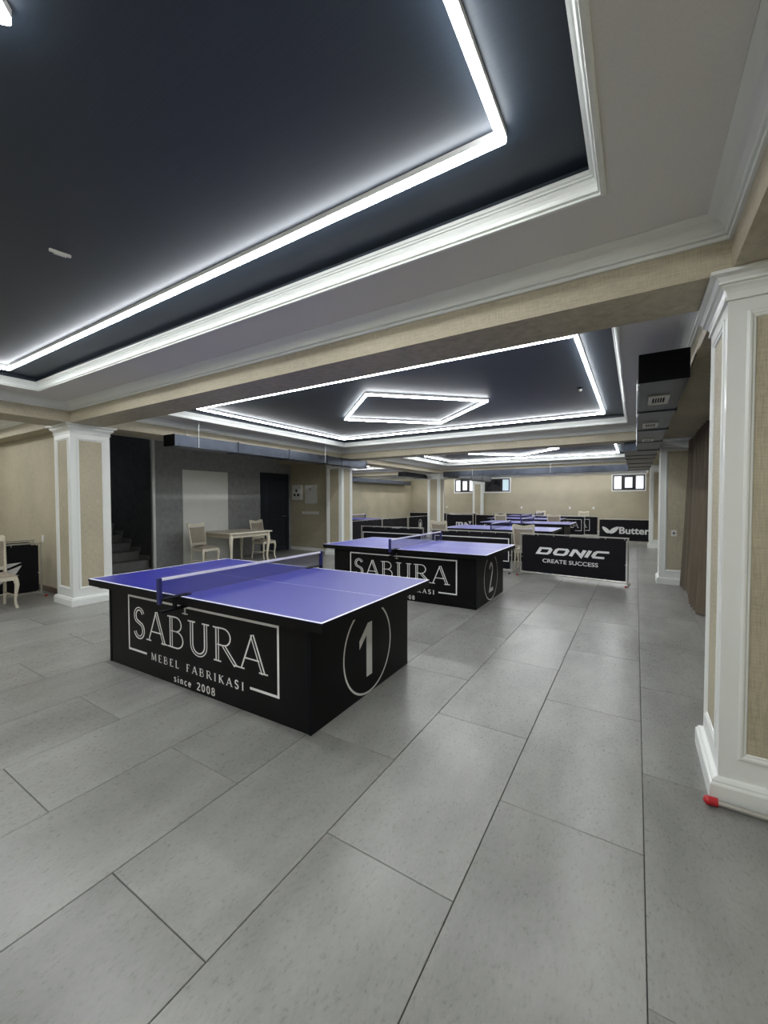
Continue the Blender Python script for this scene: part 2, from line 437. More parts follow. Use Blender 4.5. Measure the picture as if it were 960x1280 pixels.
# ---- walls
def wall(side, mb, mat, label): return struct('wall_'+side, mb, mat, label)
wall('end', B(XL-.2, XR+.2, YE, YE+.2, 0, 3.1), PAPER, 'beige papered end wall with high windows')
wall('back', B(XL-.2, XR+.2, YB-.2, YB, 0, 3.1), PAPER, 'beige papered wall behind the room')
wall('right', B(XR, XR+.2, YB, YE, 0, 3.1), PAPER, 'beige papered long wall behind the curtains')
wall('left_far', B(XL-.2, XL, 7.72, YE, 0, 3.1), PAPER, 'beige papered side wall of the far room')
wall('left_near', B(XL-.2, XL, YB, 1.38, 0, 3.1), PAPER, 'beige papered side wall of the near aisle')
wall('stair_side', B(XL-.2, -7.25, 1.38, 1.55, 0, 3.1), PAPER, 'beige papered wall beside the white pillar')
wall('grey', B(-9.15, -9.0, 3.57, 7.72, 0, 3.1), STUCCO, 'grey stucco wall behind the small cream table')
wall('stairwell', B(XL-1.6, -9.15, 3.55, 3.7, 0, 4.2).box(XL-1.75, XL-1.6, 1.38, 3.7, 0, 4.2).box(-9.15, -9.0, 1.55, 1.75, 0, 3.1), STAIRW, 'dark grey wall of the staircase')
wall('niche', B(XL, -7.24, 7.72, 7.85, 0, 3.1), PAPER, 'beige papered wall carrying the electric boxes')
struct('ceiling', B(XL-1.75, -9.0, 1.38, 3.7, 3.1, 3.2), STAIRW, 'dark ceiling over the staircase')
# skirtings
struct('baseboard_left', B(XL, -7.26, 1.362, 1.378, 0, .085), SKIRT, 'dark brown skirting by the white pillar')
struct('baseboard_niche', B(-8.99, -7.27, 7.702, 7.718, 0, .09), BOARD, 'pale skirting below the electric boxes')
struct('baseboard_end', B(XL, XR, YE-.018, YE-.002, 0, .10), WHITE, 'white skirting along the end wall')
struct('trim_1', B(-9.02, -8.97, 3.52, 3.58, 0, 2.8, ch=.008), WHITE, 'white corner strip beside the dark staircase')
struct('trim_2', B(-9.0, -8.985, 4.22, 5.45, 0, 2.2), BOARD, 'off-white flat board set in the grey wall')
struct('trim_3', MB().ringsweep(XL, XR, YB, YE, [(0, 2.66), (.02, 2.66), (.02, 2.69), (.05, 2.70), (.09, 2.76), (.11, 2.77), (.11, 2.80)]), WHITE, 'white cornice along the outer walls', smooth=True)

# ---- beams
def beam(x0, x1, y0, y1, label):
    return struct('ceiling_beam', B(x0, x1, y0, y1, ZB, 3.05), BEAMU, label)
beam(XL, XR, *BEAMS[0], 'beige papered cross beam over the near white pillars')
beam(XL, XR, *BEAMS[1], 'beige papered cross beam over the lettered barrier row')
beam(XL, XR, *BEAMS[2], 'beige papered cross beam in front of the end bay')
for i, (a, b) in enumerate(((YB, 1.15), (1.56, 7.18), (7.62, 13.50), (13.95, YE))):
    bay = ['bay with the stick sensor', 'bay with the small cream table', 'bay beyond the DONIC barrier', 'end bay by the windows'][i]
    beam(BX[0][0], BX[0][1], a, b, 'beige papered lengthwise beam over the pillars on the staircase side, '+bay)
    beam(BX[1][0], BX[1][1], a, b, 'beige papered lengthwise beam above the curtains, '+bay)

# ---- tray ceilings with LED frames
def led_path(root, pts, z):
    """one bar per side: housing with diffuser"""
    n = len(pts)
    for i in range(n):
        a, b = Vector((*pts[i], 0)), Vector((*pts[(i+1) % n], 0))
        d = (b-a).normalized(); s_ = Vector((-d.y, d.x, 0)); L = (b-a).length
        def quadbox(w, z0, z1, ext):
            p = [a-d*ext+s_*w, b+d*ext+s_*w, b+d*ext-s_*w, a-d*ext-s_*w]
            return MB().add([(q.x, q.y, z0) for q in p]+[(q.x, q.y, z1) for q in p],
                            [(0,3,2,1),(4,5,6,7),(0,1,5,4),(1,2,6,5),(2,3,7,6),(3,0,4,7)])
        h = quadbox(.015, z+.020, z+.045, .010).build('led_bar', HOUS, root)
        q_ = quadbox(.0135, z, z+.0205, .009).build('diffuser', LED, h); q_.data.materials.append(LEDS)
        for f_ in q_.data.polygons:
            if abs(f_.normal.z) < .5: f_.material_index = 1
def bay(x0, x1, y0, y1, led=None, diamonds=(), lab='', tray=.52, ins=.34):
    ring = MB()
    tx0, tx1, ty0, ty1 = x0+tray, x1-tray, y0+tray, y1-tray
    for q in ((x0,tx0,y0,y1),(tx1,x1,y0,y1),(tx0,tx1,y0,ty0),(tx0,tx1,ty1,y1)): ring.box(*q, ZC, ZC+.06)
    struct('ceiling', ring, CEIL, 'flat pale ceiling border, '+lab)
    struct('ceiling', B(tx0-.03, tx1+.03, ty0-.03, ty1+.03, ZT, ZT+.05).ringsweep(tx0-.0, tx1+.0, ty0, ty1, [(-.001, ZC+.06), (-.001, ZT+.01)]), DARKC, 'dark slate recessed ceiling panel, '+lab)
    struct('trim_ceiling', MB().ringsweep(x0, x1, y0, y1, [(0,2.703),(.014,2.703),(.018,2.708),(.018,2.716),(.010,2.718),(.010,2.724),(.026,2.726),(.030,2.732),(.030,2.740),(.022,2.742),(.026,2.750),(.034,2.760),(.046,2.772),(.062,2.783),(.082,2.791),(.105,2.796),(.105,2.801)]), WHITE, 'white cornice below the pale ceiling border, '+lab)
    struct('trim_ceiling', MB().ringsweep(tx0, tx1, ty0, ty1, [(-.026,2.801),(-.026,2.790),(-.018,2.786),(-.004,2.786),(-.002,2.791),(-.008,2.794),(-.008,2.799),(.006,2.801),(.006,2.808),(.000,2.812),(.002,2.822),(.008,2.836),(.018,2.850),(.016,2.854),(.026,2.856),(.026,2.862),(.036,2.866),(.036,2.882),(0,2.882)]), WHITE, 'white crown moulding round the dark ceiling panel, '+lab, smooth=False)
    if led is None: led = (tx0+ins-.06, tx1-ins+.03, ty0+ins, ty1-ins)
    if led:
        r = empty('ceiling_light', ((led[0]+led[1])/2, (led[2]+led[3])/2, ZT))
        tag(r, 'long rectangular LED light line on the dark ceiling panel, '+lab, 'ceiling light', 'rectangular LED frames')
        cx, cy = r.location.x, r.location.y
        led_path(r, [(led[0]-cx, led[2]-cy), (led[1]-cx, led[2]-cy), (led[1]-cx, led[3]-cy), (led[0]-cx, led[3]-cy)], -.045)
    for (cx, cy, rx, ry) in diamonds:
        r = empty('ceiling_light', (cx, cy, ZT)); tag(r, 'diamond-shaped LED light on the dark ceiling panel, '+lab, 'ceiling light', 'diamond LED lights')
        led_path(r, [(-rx,0),(0,-ry),(rx,0),(0,ry)], -.045)
bay(X0, X1, YB, 1.15, led=(-5.80, -.515, -4.0, .265), diamonds=((-1.64, -2.11, 1.25, 1.2),), lab='bay with the stick sensor')
bay(X0, X1, 1.56, 7.18, led=(-5.80, -.51, 2.49, 6.18), diamonds=((-3.13, 4.37, 1.26, 1.2),), lab='bay with the dome camera')
bay(X0, X1, 7.62, 13.50, led=(-5.80, -.51, 8.55, 12.62), diamonds=((-3.13, 10.6, 1.26, 1.2),), lab='bay beyond the DONIC barrier')
bay(X0, X1, 13.95, YE, led=(-5.80, -.51, 14.9, 18.9), diamonds=((-3.13, 16.9, 1.26, 1.2),), lab='end bay by the windows')
bay(XL, -7.20, YB, 1.15, lab='aisle of the winged barrier', tray=.55)
bay(XL, -7.20, 7.62, 13.50, lab='room beyond the electric boxes', tray=.55)
bay(XL, -7.20, 13.95, YE, lab='corner beyond the free pillar', tray=.55)
struct('ceiling', B(-9.0, -7.20, 1.56, 7.18, ZC, ZC+.06), CEIL, 'flat pale ceiling over the small cream table')

# ---- pillars
def pillar(x0, x1, y0, y1, label, faces='+x-x-y+y'):
    """x0..y1 = plinth footprint"""
    e = .035; r = empty('pillar', ((x0+x1)/2, (y0+y1)/2, 0)); r['kind'] = 'structure'; r['label'] = label
    a, b = (x1-x0)/2, (y1-y0)/2; sa, sb = a-e, b-e
    H = ZB
    B(-sa+.006, sa-.006, -sb+.006, sb-.006, .05, H-.06).build('wallpaper_core', PAPER, r)
    st = .085
    stiles = MB()
    for sx in (-1, 1):
        for sy in (-1, 1):
            stiles.box(*sorted((sx*sa, sx*(sa-st))), *sorted((sy*sb, sy*(sb-st))), .10, H-.09)
    stiles.build('corner_stile', WHITE, r)
    rails = MB()
    for z0, z1 in ((.10, .235), (H-.20, H-.09)):
        rails.box(-sa+st, sa-st, -sb, sb, z0, z1).box(-sa, sa, -sb+st, sb-st, z0, z1)
    rails.build('rail', WHITE, r)
    # moulding frame on every face
    def frame(wd):
        zt, zb = H-.20, .235
        mbf = MB()
        prof = [(-.014, -.001), (-.014, .005), (-.004, .008), (.004, .007), (.010, .002), (.018, .001), (.022, -.006)]
        vs = []; fs = []
        for d, o_ in prof:
            vs += [(-wd+d, -o_, zb+d), (wd-d, -o_, zb+d), (wd-d, -o_, zt-d), (-wd+d, -o_, zt-d)]
        for i in range(len(prof)-1):
            for k in range(4): fs.append((i*4+k, i*4+(k+1)%4, (i+1)*4+(k+1)%4, (i+1)*4+k))
        return mbf.add(vs, fs)
    for f, ang, wd, dist in (('-y',0,sa-st,sb),('+x',90,sb-st,sa),('+y',180,sa-st,sb),('-x',270,sb-st,sa)):
        if f not in faces: continue
        mbf = frame(wd); ca, sn = math.cos(math.radians(ang)), math.sin(math.radians(ang))
        mbf.v = [(x*ca-(y-dist)*sn, x*sn+(y-dist)*ca, z) for x, y, z in mbf.v]
        mbf.build('panel_moulding', WHITE, r)
    plp = [(e, 0), (0, 0), (0, .085), (.004, .092), (.010, .096), (.010, .104), (.018, .112), (.03, .116), (e+.005, .122)]
    MB().ringsweep(-a, a, -b, b, plp).build('plinth', WHITE, r, smooth=False)
    cap = [(e+.003, H-.128), (e-.012, H-.126), (e-.012, H-.112), (e-.004, H-.110), (e-.008, H-.092), (e-.016, H-.076), (e-.028, H-.064), (e-.028, H-.058), (e-.042, H-.056), (e-.042, H-.046), (e-.036, H-.044), (e-.050, H-.026), (e-.062, H-.020), (e-.074, H-.018), (e-.074, H-.002), (e+.01, H-.002)]
    MB().ringsweep(-a, a, -b, b, cap).build('capital', WHITE, r, smooth=False)
    return r
pillar(-7.28, -6.69, 1.13, 1.70, 'white panelled pillar with beige paper beside the staircase')
pillar(.278, .93, 1.135, 1.72, 'white panelled pillar with beige paper at the near end of the curtain')
pillar(-7.28, -6.69, 7.25, 7.80, 'white panelled pillar with beige paper beside the electric boxes')
pillar(.278, .93, 7.28, 7.85, 'white panelled pillar with a wall socket at the far end of the curtain')
pillar(-7.28, -6.69, 13.6, 14.15, 'white panelled pillar with beige paper standing free in the far bay')
pillar(.278, .93, 13.6, 14.15, 'white panelled pillar cutting off the lettered banner beside it')
pillar(-7.45, -6.85, 19.45, 19.74, 'white panelled pilaster between the pale window and the dark window')

# ---- windows in the end wall
def window(n, x0, x1, z0, z1, mats, label):
    r = empty('window_%d' % n, ((x0+x1)/2, YE, z0)); r['kind'] = 'structure'; r['label'] = label
    a = (x1-x0)/2; h = z1-z0
    fr = MB()
    for q in ((-a-.06,-a,-.06,h+.05),(a,a+.06,-.06,h+.05),(-a,a,-.06,0),(-a,a,h,h+.05)): fr.box(q[0],q[1],-.03,.0,q[2],q[3])
    fr.build('surround', WHITE, r)
    sash = MB()
    for q in ((-a,-a+.05,0,h),(a-.05,a,0,h),(-a+.05,a-.05,0,.05),(-a+.05,a-.05,h-.05,h),(-a/3-.07,-a/3+.06,.05,h-.05),(a/3-.06,a/3+.07,.05,h-.05),(-a/3+.06,a/3-.06,.05,.10),(-a/3+.06,a/3-.06,h-.10,h-.05)): sash.box(q[0],q[1],-.022,-.002,q[2],q[3])
    sash.build('sash', FRAMED, r)
    for k, mt in enumerate(mats):
        c = (-2*a/3, 0, 2*a/3)[k]; hw = a/3-.03
        p = B(c-hw, c+hw, -.010, -.004, .05, h-.05).build('pane', mt, r)
    return r
window(1, -.95, .27, 1.93, 2.60, (PANE, PANE, PANE), 'high three-pane window above the lettered banner')
window(2, -8.50, -7.38, 1.93, 2.62, (PANE, PANE, PANE), 'high window with three pale panes beside the pilaster')
window(3, -6.84, -5.55, 1.93, 2.60, (PANED, PANED, PANET), 'high dark window with one teal pane')

# ---- navy door in the grey wall
r = empty('door_1', (-9.0, 7.06, 0)); r.scale = (1, 1.14, 1); r['kind'] = 'structure'; r['label'] = 'dark navy panelled door in the grey wall'
fr = MB().box(0, .03, -.47, -.40, 0, 2.27).box(0, .03, .40, .47, 0, 2.27).box(0, .03, -.40, .40, 2.20, 2.27)
fr.build('door_frame', NAVYD, r)
leaf = B(.0, .018, -.40, .40, .01, 2.20).build('door_leaf', NAVYD, r)
for z0, z1 in ((.15, .95), (1.10, 2.08)):
    MB().add([(.018,-.30,z0),(.018,.30,z0),(.018,.30,z1),(.018,-.30,z1),(.028,-.27,z0+.03),(.028,.27,z0+.03),(.028,.27,z1-.03),(.028,-.27,z1-.03)],
             [(0,1,5,4),(1,2,6,5),(2,3,7,6),(3,0,4,7),(4,5,6,7)]).build('door_panel', NAVYD, leaf)
MB().tube([(.018,.33,1.02),(.06,.33,1.02),(.06,.22,1.02)], .009).build('door_handle', CHROME, leaf, smooth=True)

# ---- staircase
r = empty('staircase', (-9.2, 2.6, 0)); r['kind'] = 'structure'; r['label'] = 'dark stone staircase rising behind the white pillar'
for i in range(9):
    B(-.38*(i+1)-.0, -.38*i, -1.0, .94, 0 if i == 0 else .17*i-.02, .17*(i+1)).build('step', STAIRT, r)
    B(-.38*(i+1), -.38*i+.03, .925, .945, .17*(i+1), .17*(i+1)+.09).build('step_skirting', STAIRT, r)

# ================================================================== TABLE TENNIS TABLES
LU, LV, TH = 2.74, 1.525, .76
BU0, BU1, BV0, BV1 = .17, 2.57, .10, 1.42
def sabura(side_map, name_parent, mat=SILVER, full=True):
    def frame_ink():
        k = Ink(); w_ = .018
        k.stroke([(.76,.176),(.49,.176),(.49,.645),(2.29,.645),(2.29,.176),(2.02,.176)], w_); return k
    frame_ink().obj('logo_frame', mat, name_parent, side_map)
    serif_text('SABURA', .085, .032, .042, .09).fit(.567, 2.195, .282, .562).obj('lettering', mat, name_parent, side_map)
    if full:
        serif_text('MEBEL FABRIKASI', .16, .075, 0, .34).fit(.825, 1.955, .135, .203).obj('lettering', mat, name_parent, side_map)
        serif_text('since 2008', .13, .08, 0, .16).fit(1.14, 1.645, .022, .085).obj('lettering', mat, name_parent, side_map)
def pp_table(loc, rz, label, logo=None, number=None):
    r = empty('table_tennis_table', loc, rz); tag(r, label, 'table', 'table tennis tables')
    B(0, LU, 0, LV, TH-.022, TH-.0025).build('board', BLACK, r)
    top = B(.0005, LU-.0005, .0005, LV-.0005, TH-.003, TH).build('tabletop', BLUE, r)
    e = TH+.0008
    for nm, q in (('edge_line',(0,LU,0,.02)),('edge_line',(0,LU,LV-.02,LV)),('edge_line',(0,.02,.02,LV-.02)),('edge_line',(LU-.02,LU,.02,LV-.02)),('centre_line',(.02,LU-.02,LV/2-.0017,LV/2+.0017))):
        B(q[0]+.001,q[1]-.001,q[2]+.001,q[3]-.001, TH-.001, e).build(nm, LINE, top)
    ap = MB(); t = .018
    for q in ((.004,LU-.004,.004,.004+t),(.004,LU-.004,LV-.004-t,LV-.004),(.004,.004+t,.02,LV-.02),(LU-.004-t,LU-.004,.02,LV-.02)): ap.box(*q, TH-.062, TH-.021)
    ap.build('apron', BLACK, r)
    side = B(BU0, BU1, BV0, BV0+.018, 0, TH-.022, ch=.002).build('side_panel', BLACK, r)
    B(BU0, BU1, BV1-.018, BV1, 0, TH-.022, ch=.002).build('side_panel', BLACK, r)
    end = B(BU1-.018, BU1, BV0+.018, BV1-.018, 0, TH-.022).build('end_panel', BLACK, r)
    B(BU0, BU0+.018, BV0+.018, BV1-.018, 0, TH-.022).build('end_panel', BLACK, r)
    for u in (BU0-.004, BU1-.024): B(u, u+.028, BV0-.004, BV0, 0, TH-.03).build('corner_strip', BLACKM, r)
    B(BU0-.02, BU0+.06, .015, .022, TH-.075, TH-.05).build('latch', CHROME, r)
    if logo: sabura(lambda u, v: (u, BV0-.0012, v), side)
    if number:
        emap = lambda u, v: (BU1+.0012, u, v)
        k = Ink(); k.stroke(arc(.772, .345, .328, .335, 0, 360, 64)[:-1], .016, True); k.obj('circle', SILVER, end, emap)
        k = Ink()
        if number == 1:
            k.poly([(.735,.135),(.815,.135),(.815,.545),(.755,.545),(.64,.435),(.64,.37),(.735,.455)])
        else:
            k.stroke(arc(.775,.46,.085,.085,170,-30,12)+[(.690,.155),(.905,.155)], .055)
            k.fit(.655, .875, .125, .565)
        k.obj('lettering', SILVER, end, emap)
    return r
def pp_net(loc, rz, label):
    r = empty('table_tennis_net', loc, rz); tag(r, label, 'net', 'table tennis nets'); u = LU/2
    B(u-.0015, u+.0015, -.13, LV+.13, TH+.005, TH+.145).build('net_mesh', NET, r)
    B(u-.005, u+.005, -.135, LV+.135, TH+.138, TH+.158).build('net_tape', TAPE, r)
    for s in (-1, 1):
        v = -.145 if s < 0 else LV+.145
        p = B(u-.018, u+.018, v-.012, v+.012, TH-.03, TH+.16, ch=.004).build('net_post', NAVYPOST, r)
        va, vb = sorted((v, (.09 if s < 0 else LV-.09)))
        B(u-.028, u+.028, va, vb, TH+.001, TH+.007).build('clamp_plate', BLACKM, p)
        B(u-.024, u+.024, va, vb-.04 if s > 0 else vb-.03, TH-.092, TH-.080).build('clamp_jaw', BLACKM, p)
        vc = (.0 if s < 0 else LV) - s*0
        vc = -.03 if s < 0 else LV+.03
        MB().box(u-.02, u+.02, vc-.006, vc+.006, TH-.085, TH+.003).build('clamp_bracket', BLACKM, p)
        vs_ = .05 if s < 0 else LV-.05
        MB().tube([(u, vs_, TH-.05), (u, vs_, TH-.15)], .006).tube([(u-.03, vs_, TH-.145), (u+.03, vs_, TH-.145)], .004).build('clamp_screw', CHROME, p)
    return r
T1 = (-4.3286, .3699); R1 = .02265
pp_table((*T1, 0), R1, 'blue table tennis table with a large white figure one on its end', True, 1)
pp_net((*T1, 0), R1, 'low net clamped to the table with the figure one')
pp_table((-4.43, 3.80, 0), .004, 'blue table tennis table with a white figure two on its end', True, 2)
pp_net((-4.43, 3.80, 0), .004, 'low net clamped to the table with the figure two')
for x, y, lab in ((-4.42, 8.59, 'behind the DONIC barrier'), (-4.44, 11.75, 'between two chairs'),
                  (-5.15, 14.75, 'beyond the paired chairs'), (-5.2, 17.62, 'nearest the end wall'), (-11.6+.45, 11.2, 'beside the side wall')):
    pp_table((x, y, 0), 0, 'blue table tennis table on plain black panels '+lab)
    pp_net((x, y, 0), 0, 'low net on the blue table '+lab)

# ================================================================== BARRIERS
def barrier(loc, rz, L, label, ink=None, H=.82, foot=RED):
    r = empty('barrier', loc, rz); tag(r, label, 'barrier', 'banner barriers')
    t = .014
    for x in (t, L-t):
        MB().tube([(x,0,.02),(x,0,H)], .013).build('post', ALU, r, smooth=True)
        f = MB().tube([(x,-.16,.016),(x,.16,.016)], .014).build('foot', ALU, r, smooth=True)
        for s in (-1, 1): MB().tube([(x,s*.16,.016),(x,s*.185,.016)], .016).build('foot_cap', foot, f, smooth=True)
    MB().tube([(0,0,H),(L,0,H)], .012).build('top_rail', ALU, r, smooth=True)
    MB().tube([(t,0,.05),(L-t,0,.05)], .011).build('bottom_rail', ALU, r, smooth=True)
    # slightly rippled cloth
    nx, nz = 24, 8; vs = []; fs = []
    x0, x1, z0, z1 = .045, L-.045, .075, H-.025
    for sgn in (-1, 1):
        for j in range(nz+1):
            for i in range(nx+1):
                x = x0+(x1-x0)*i/nx; z = z0+(z1-z0)*j/nz
                dy = .004*math.sin(7*x+3*z)*math.sin(math.pi*i/nx)
                vs.append((x, dy+sgn*.0022, z))
    K = (nx+1)*(nz+1)
    for s in range(2):
        for j in range(nz):
            for i in range(nx):
                a = s*K+j*(nx+1)+i; fs.append((a,a+1,a+nx+2,a+nx+1))
    for i in range(nx):
        fs += [(i,i+1,K+i+1,K+i), (nz*(nx+1)+i,nz*(nx+1)+i+1,K+nz*(nx+1)+i+1,K+nz*(nx+1)+i)]
    for j in range(nz):
        fs += [(j*(nx+1),(j+1)*(nx+1),K+(j+1)*(nx+1),K+j*(nx+1)), (j*(nx+1)+nx,(j+1)*(nx+1)+nx,K+(j+1)*(nx+1)+nx,K+j*(nx+1)+nx)]
    ban = MB().add(vs, fs).build('banner', BLACKB, r, smooth=True)
    n = max(4, int(L/.3))
    for i in range(n+1):
        x = x0+.02+(x1-x0-.04)*i/n
        MB().tube([(x,-.004,.085),(x,-.014,.05)], .004, 6).build('tie', GREYPL, r)
        MB().tube([(x,-.004,H-.035),(x,-.014,H)], .004, 6).build('tie', GREYPL, r)
    for x, xx in ((x0+.015, t), (x1-.015, L-t)):
        MB().tube([(x,-.006,.36),(xx,-.014,.36)], .004, 6).build('tie', GREYPL, r)
    if ink: ink(ban)
    return r
bmap = lambda u, v: (u, -.0085, v)
def ink_donic(ban):
    donic_text().fit(.316, 1.60, .405, .572).obj('lettering', PRINT, ban, bmap)
    font_text('CREATE SUCCESS', .012).fit(.452, 1.425, .278, .352).obj('lettering', PRINT, ban, bmap)
def ink_sabura(s=1., off=0., text=True):
    def f(ban):
        mp = lambda u, v: (off+(u-.34)*s, -.0085, .06+v*.98)
        if text: sabura(mp, ban, SILVER, False)
        else:
            k = Ink(); k.stroke([(.76,.176),(.49,.176),(.49,.645),(2.29,.645),(2.29,.176),(2.02,.176)], .018); k.obj('logo_frame', SILVER, ban, mp)
    return f
def leaf(cx, cy, L, W, ang):
    c, s = math.cos(ang), math.sin(ang); P = []
    for i in range(20):
        t = 2*math.pi*i/20; x, y = L/2*math.cos(t), W/2*math.sin(t)*(1-.25*math.cos(t)); P.append((cx+x*c-y*s, cy+x*s+y*c))
    return P
def ink_butter(ban):
    k = Ink(); k.poly(leaf(.245, .435, .30, .13, math.radians(135))); k.poly(leaf(.50, .435, .36, .15, math.radians(38)))
    k.obj('emblem', PRINT, ban, bmap)
    font_text('Butterfly', .028).fit(.655, 1.86, .235, .552).obj('lettering', PRINT, ban, bmap)
def ink_wings(ban):
    k = Ink(); k.poly([(1.50,.54),(1.70,.545),(1.55,.48),(1.42,.46),(1.40,.50)]); k.poly([(1.50,.43),(1.70,.50),(1.635,.385),(1.56,.33)])
    k.poly([(1.36,.40),(1.46,.42),(1.50,.30),(1.42,.22)])
    k.obj('emblem', PRINT, ban, bmap)
def ink_mid(ban):
    donic_text().fit(.62, 1.40, .36, .47).obj('lettering', PRINT, ban, bmap)
def ink_oval(ban):
    k = Ink(); k.stroke(arc(.98,.46,.14,.22,0,360,28)[:-1], .03, True); k.poly(arc(.98,.46,.07,.12,0,360,16)[:-1]); k.obj('emblem', SILVER, ban, bmap)
def ink_marks(ban):
    k = Ink(); x = .36
    for i, pts in enumerate(([(0,0),(0,1),(.5,1),(.5,0)], [(0,0),(.5,0),(.5,1),(0,1),(0,0)], [(0,1),(0,0),(.5,0),(.5,1)], [(0,0),(0,1),(.5,.5),(0,.5)], [(0,1.4),(.25,.8),(.5,1.4)])):
        k.stroke([(x+i*.75+a, b) for a, b in pts], .2)
    k.fit(.5, 1.25, .22, .50).obj('emblem', PRINT, ban, bmap)
A = Vector((-2.02, 7.0)); Bv = Vector((-.14, 6.74))
barrier((A.x, A.y, 0), math.atan2(Bv.y-A.y, Bv.x-A.x), (Bv-A).length, 'low barrier with black banner reading DONIC CREATE SUCCESS', ink_donic)
barrier((-4.02, 7.06, 0), -.02, 1.85, 'low black banner barrier behind the table with the figure two, next to a chair', ink_sabura(.92, -.02, False), foot=BLACKM)
barrier((-5.93, 7.05, 0), .0, 1.75, 'low black barrier with white frame line behind the net of figure two table', ink_sabura(.9, -.07, False), H=.84, foot=BLACKM)
barrier((-7.72, 9.0, 0), math.pi/2, 1.92, 'low plain black barrier standing beyond the pillar by the electric boxes', None, foot=BLACKM)
barrier((-7.76, 10.98, 0), math.pi/2+.01, 1.95, 'low black barrier with white lettering, middle of the line leading to the free pillar', ink_mid, foot=BLACKM)
barrier((-7.78, 13.0, 0), math.pi/2-.03, 1.95, 'low black barrier with a pale oval emblem next to the free pillar', ink_oval, foot=BLACKM)
barrier((-1.19, 15.0, 0), 0, 1.98, 'low black barrier with two white leaf shapes and the word Butterfly', ink_butter)
barrier((-3.78, 16.98, 0), 0, 1.98, 'low black barrier with a white framed name ending in A', ink_sabura(.88, .134), foot=BLACKM)
barrier((-3.31, 17.33, 0), 0, 1.98, 'low black barrier tucked half behind the framed-name barrier', ink_sabura(.9, -.11), foot=BLACKM)
barrier((-7.95, 17.2, 0), .1, 1.35, 'low black barrier with blocky white marks below a window', ink_marks, foot=BLACKM)
barrier((-6.50, 17.3, 0), -.35, 1.1, 'low black barrier set askew beside the pilaster', ink_marks, foot=BLACKM)
barrier((-6.35, 19.5, 0), 0, 1.95, 'low plain black barrier along the end wall below the dark window', None, foot=BLACKM)
barrier((-10.9, 18.9, 0), 0, 1.95, 'low plain black barrier in the corner of the end wall and side wall', None, foot=BLACKM)
barrier((-8.9, 18.9, 0), 0, 1.95, 'low plain black barrier along the end wall beyond the free pillar', None, foot=BLACKM)
barrier((-7.975, -.72, 0), math.pi/2, 1.95, 'low black barrier with white wing shapes behind the cream chair', ink_wings)
barrier((-8.36, -.70, 0), math.pi/2, 1.96, 'second low black barrier leaning close to the winged one', None, H=.84)

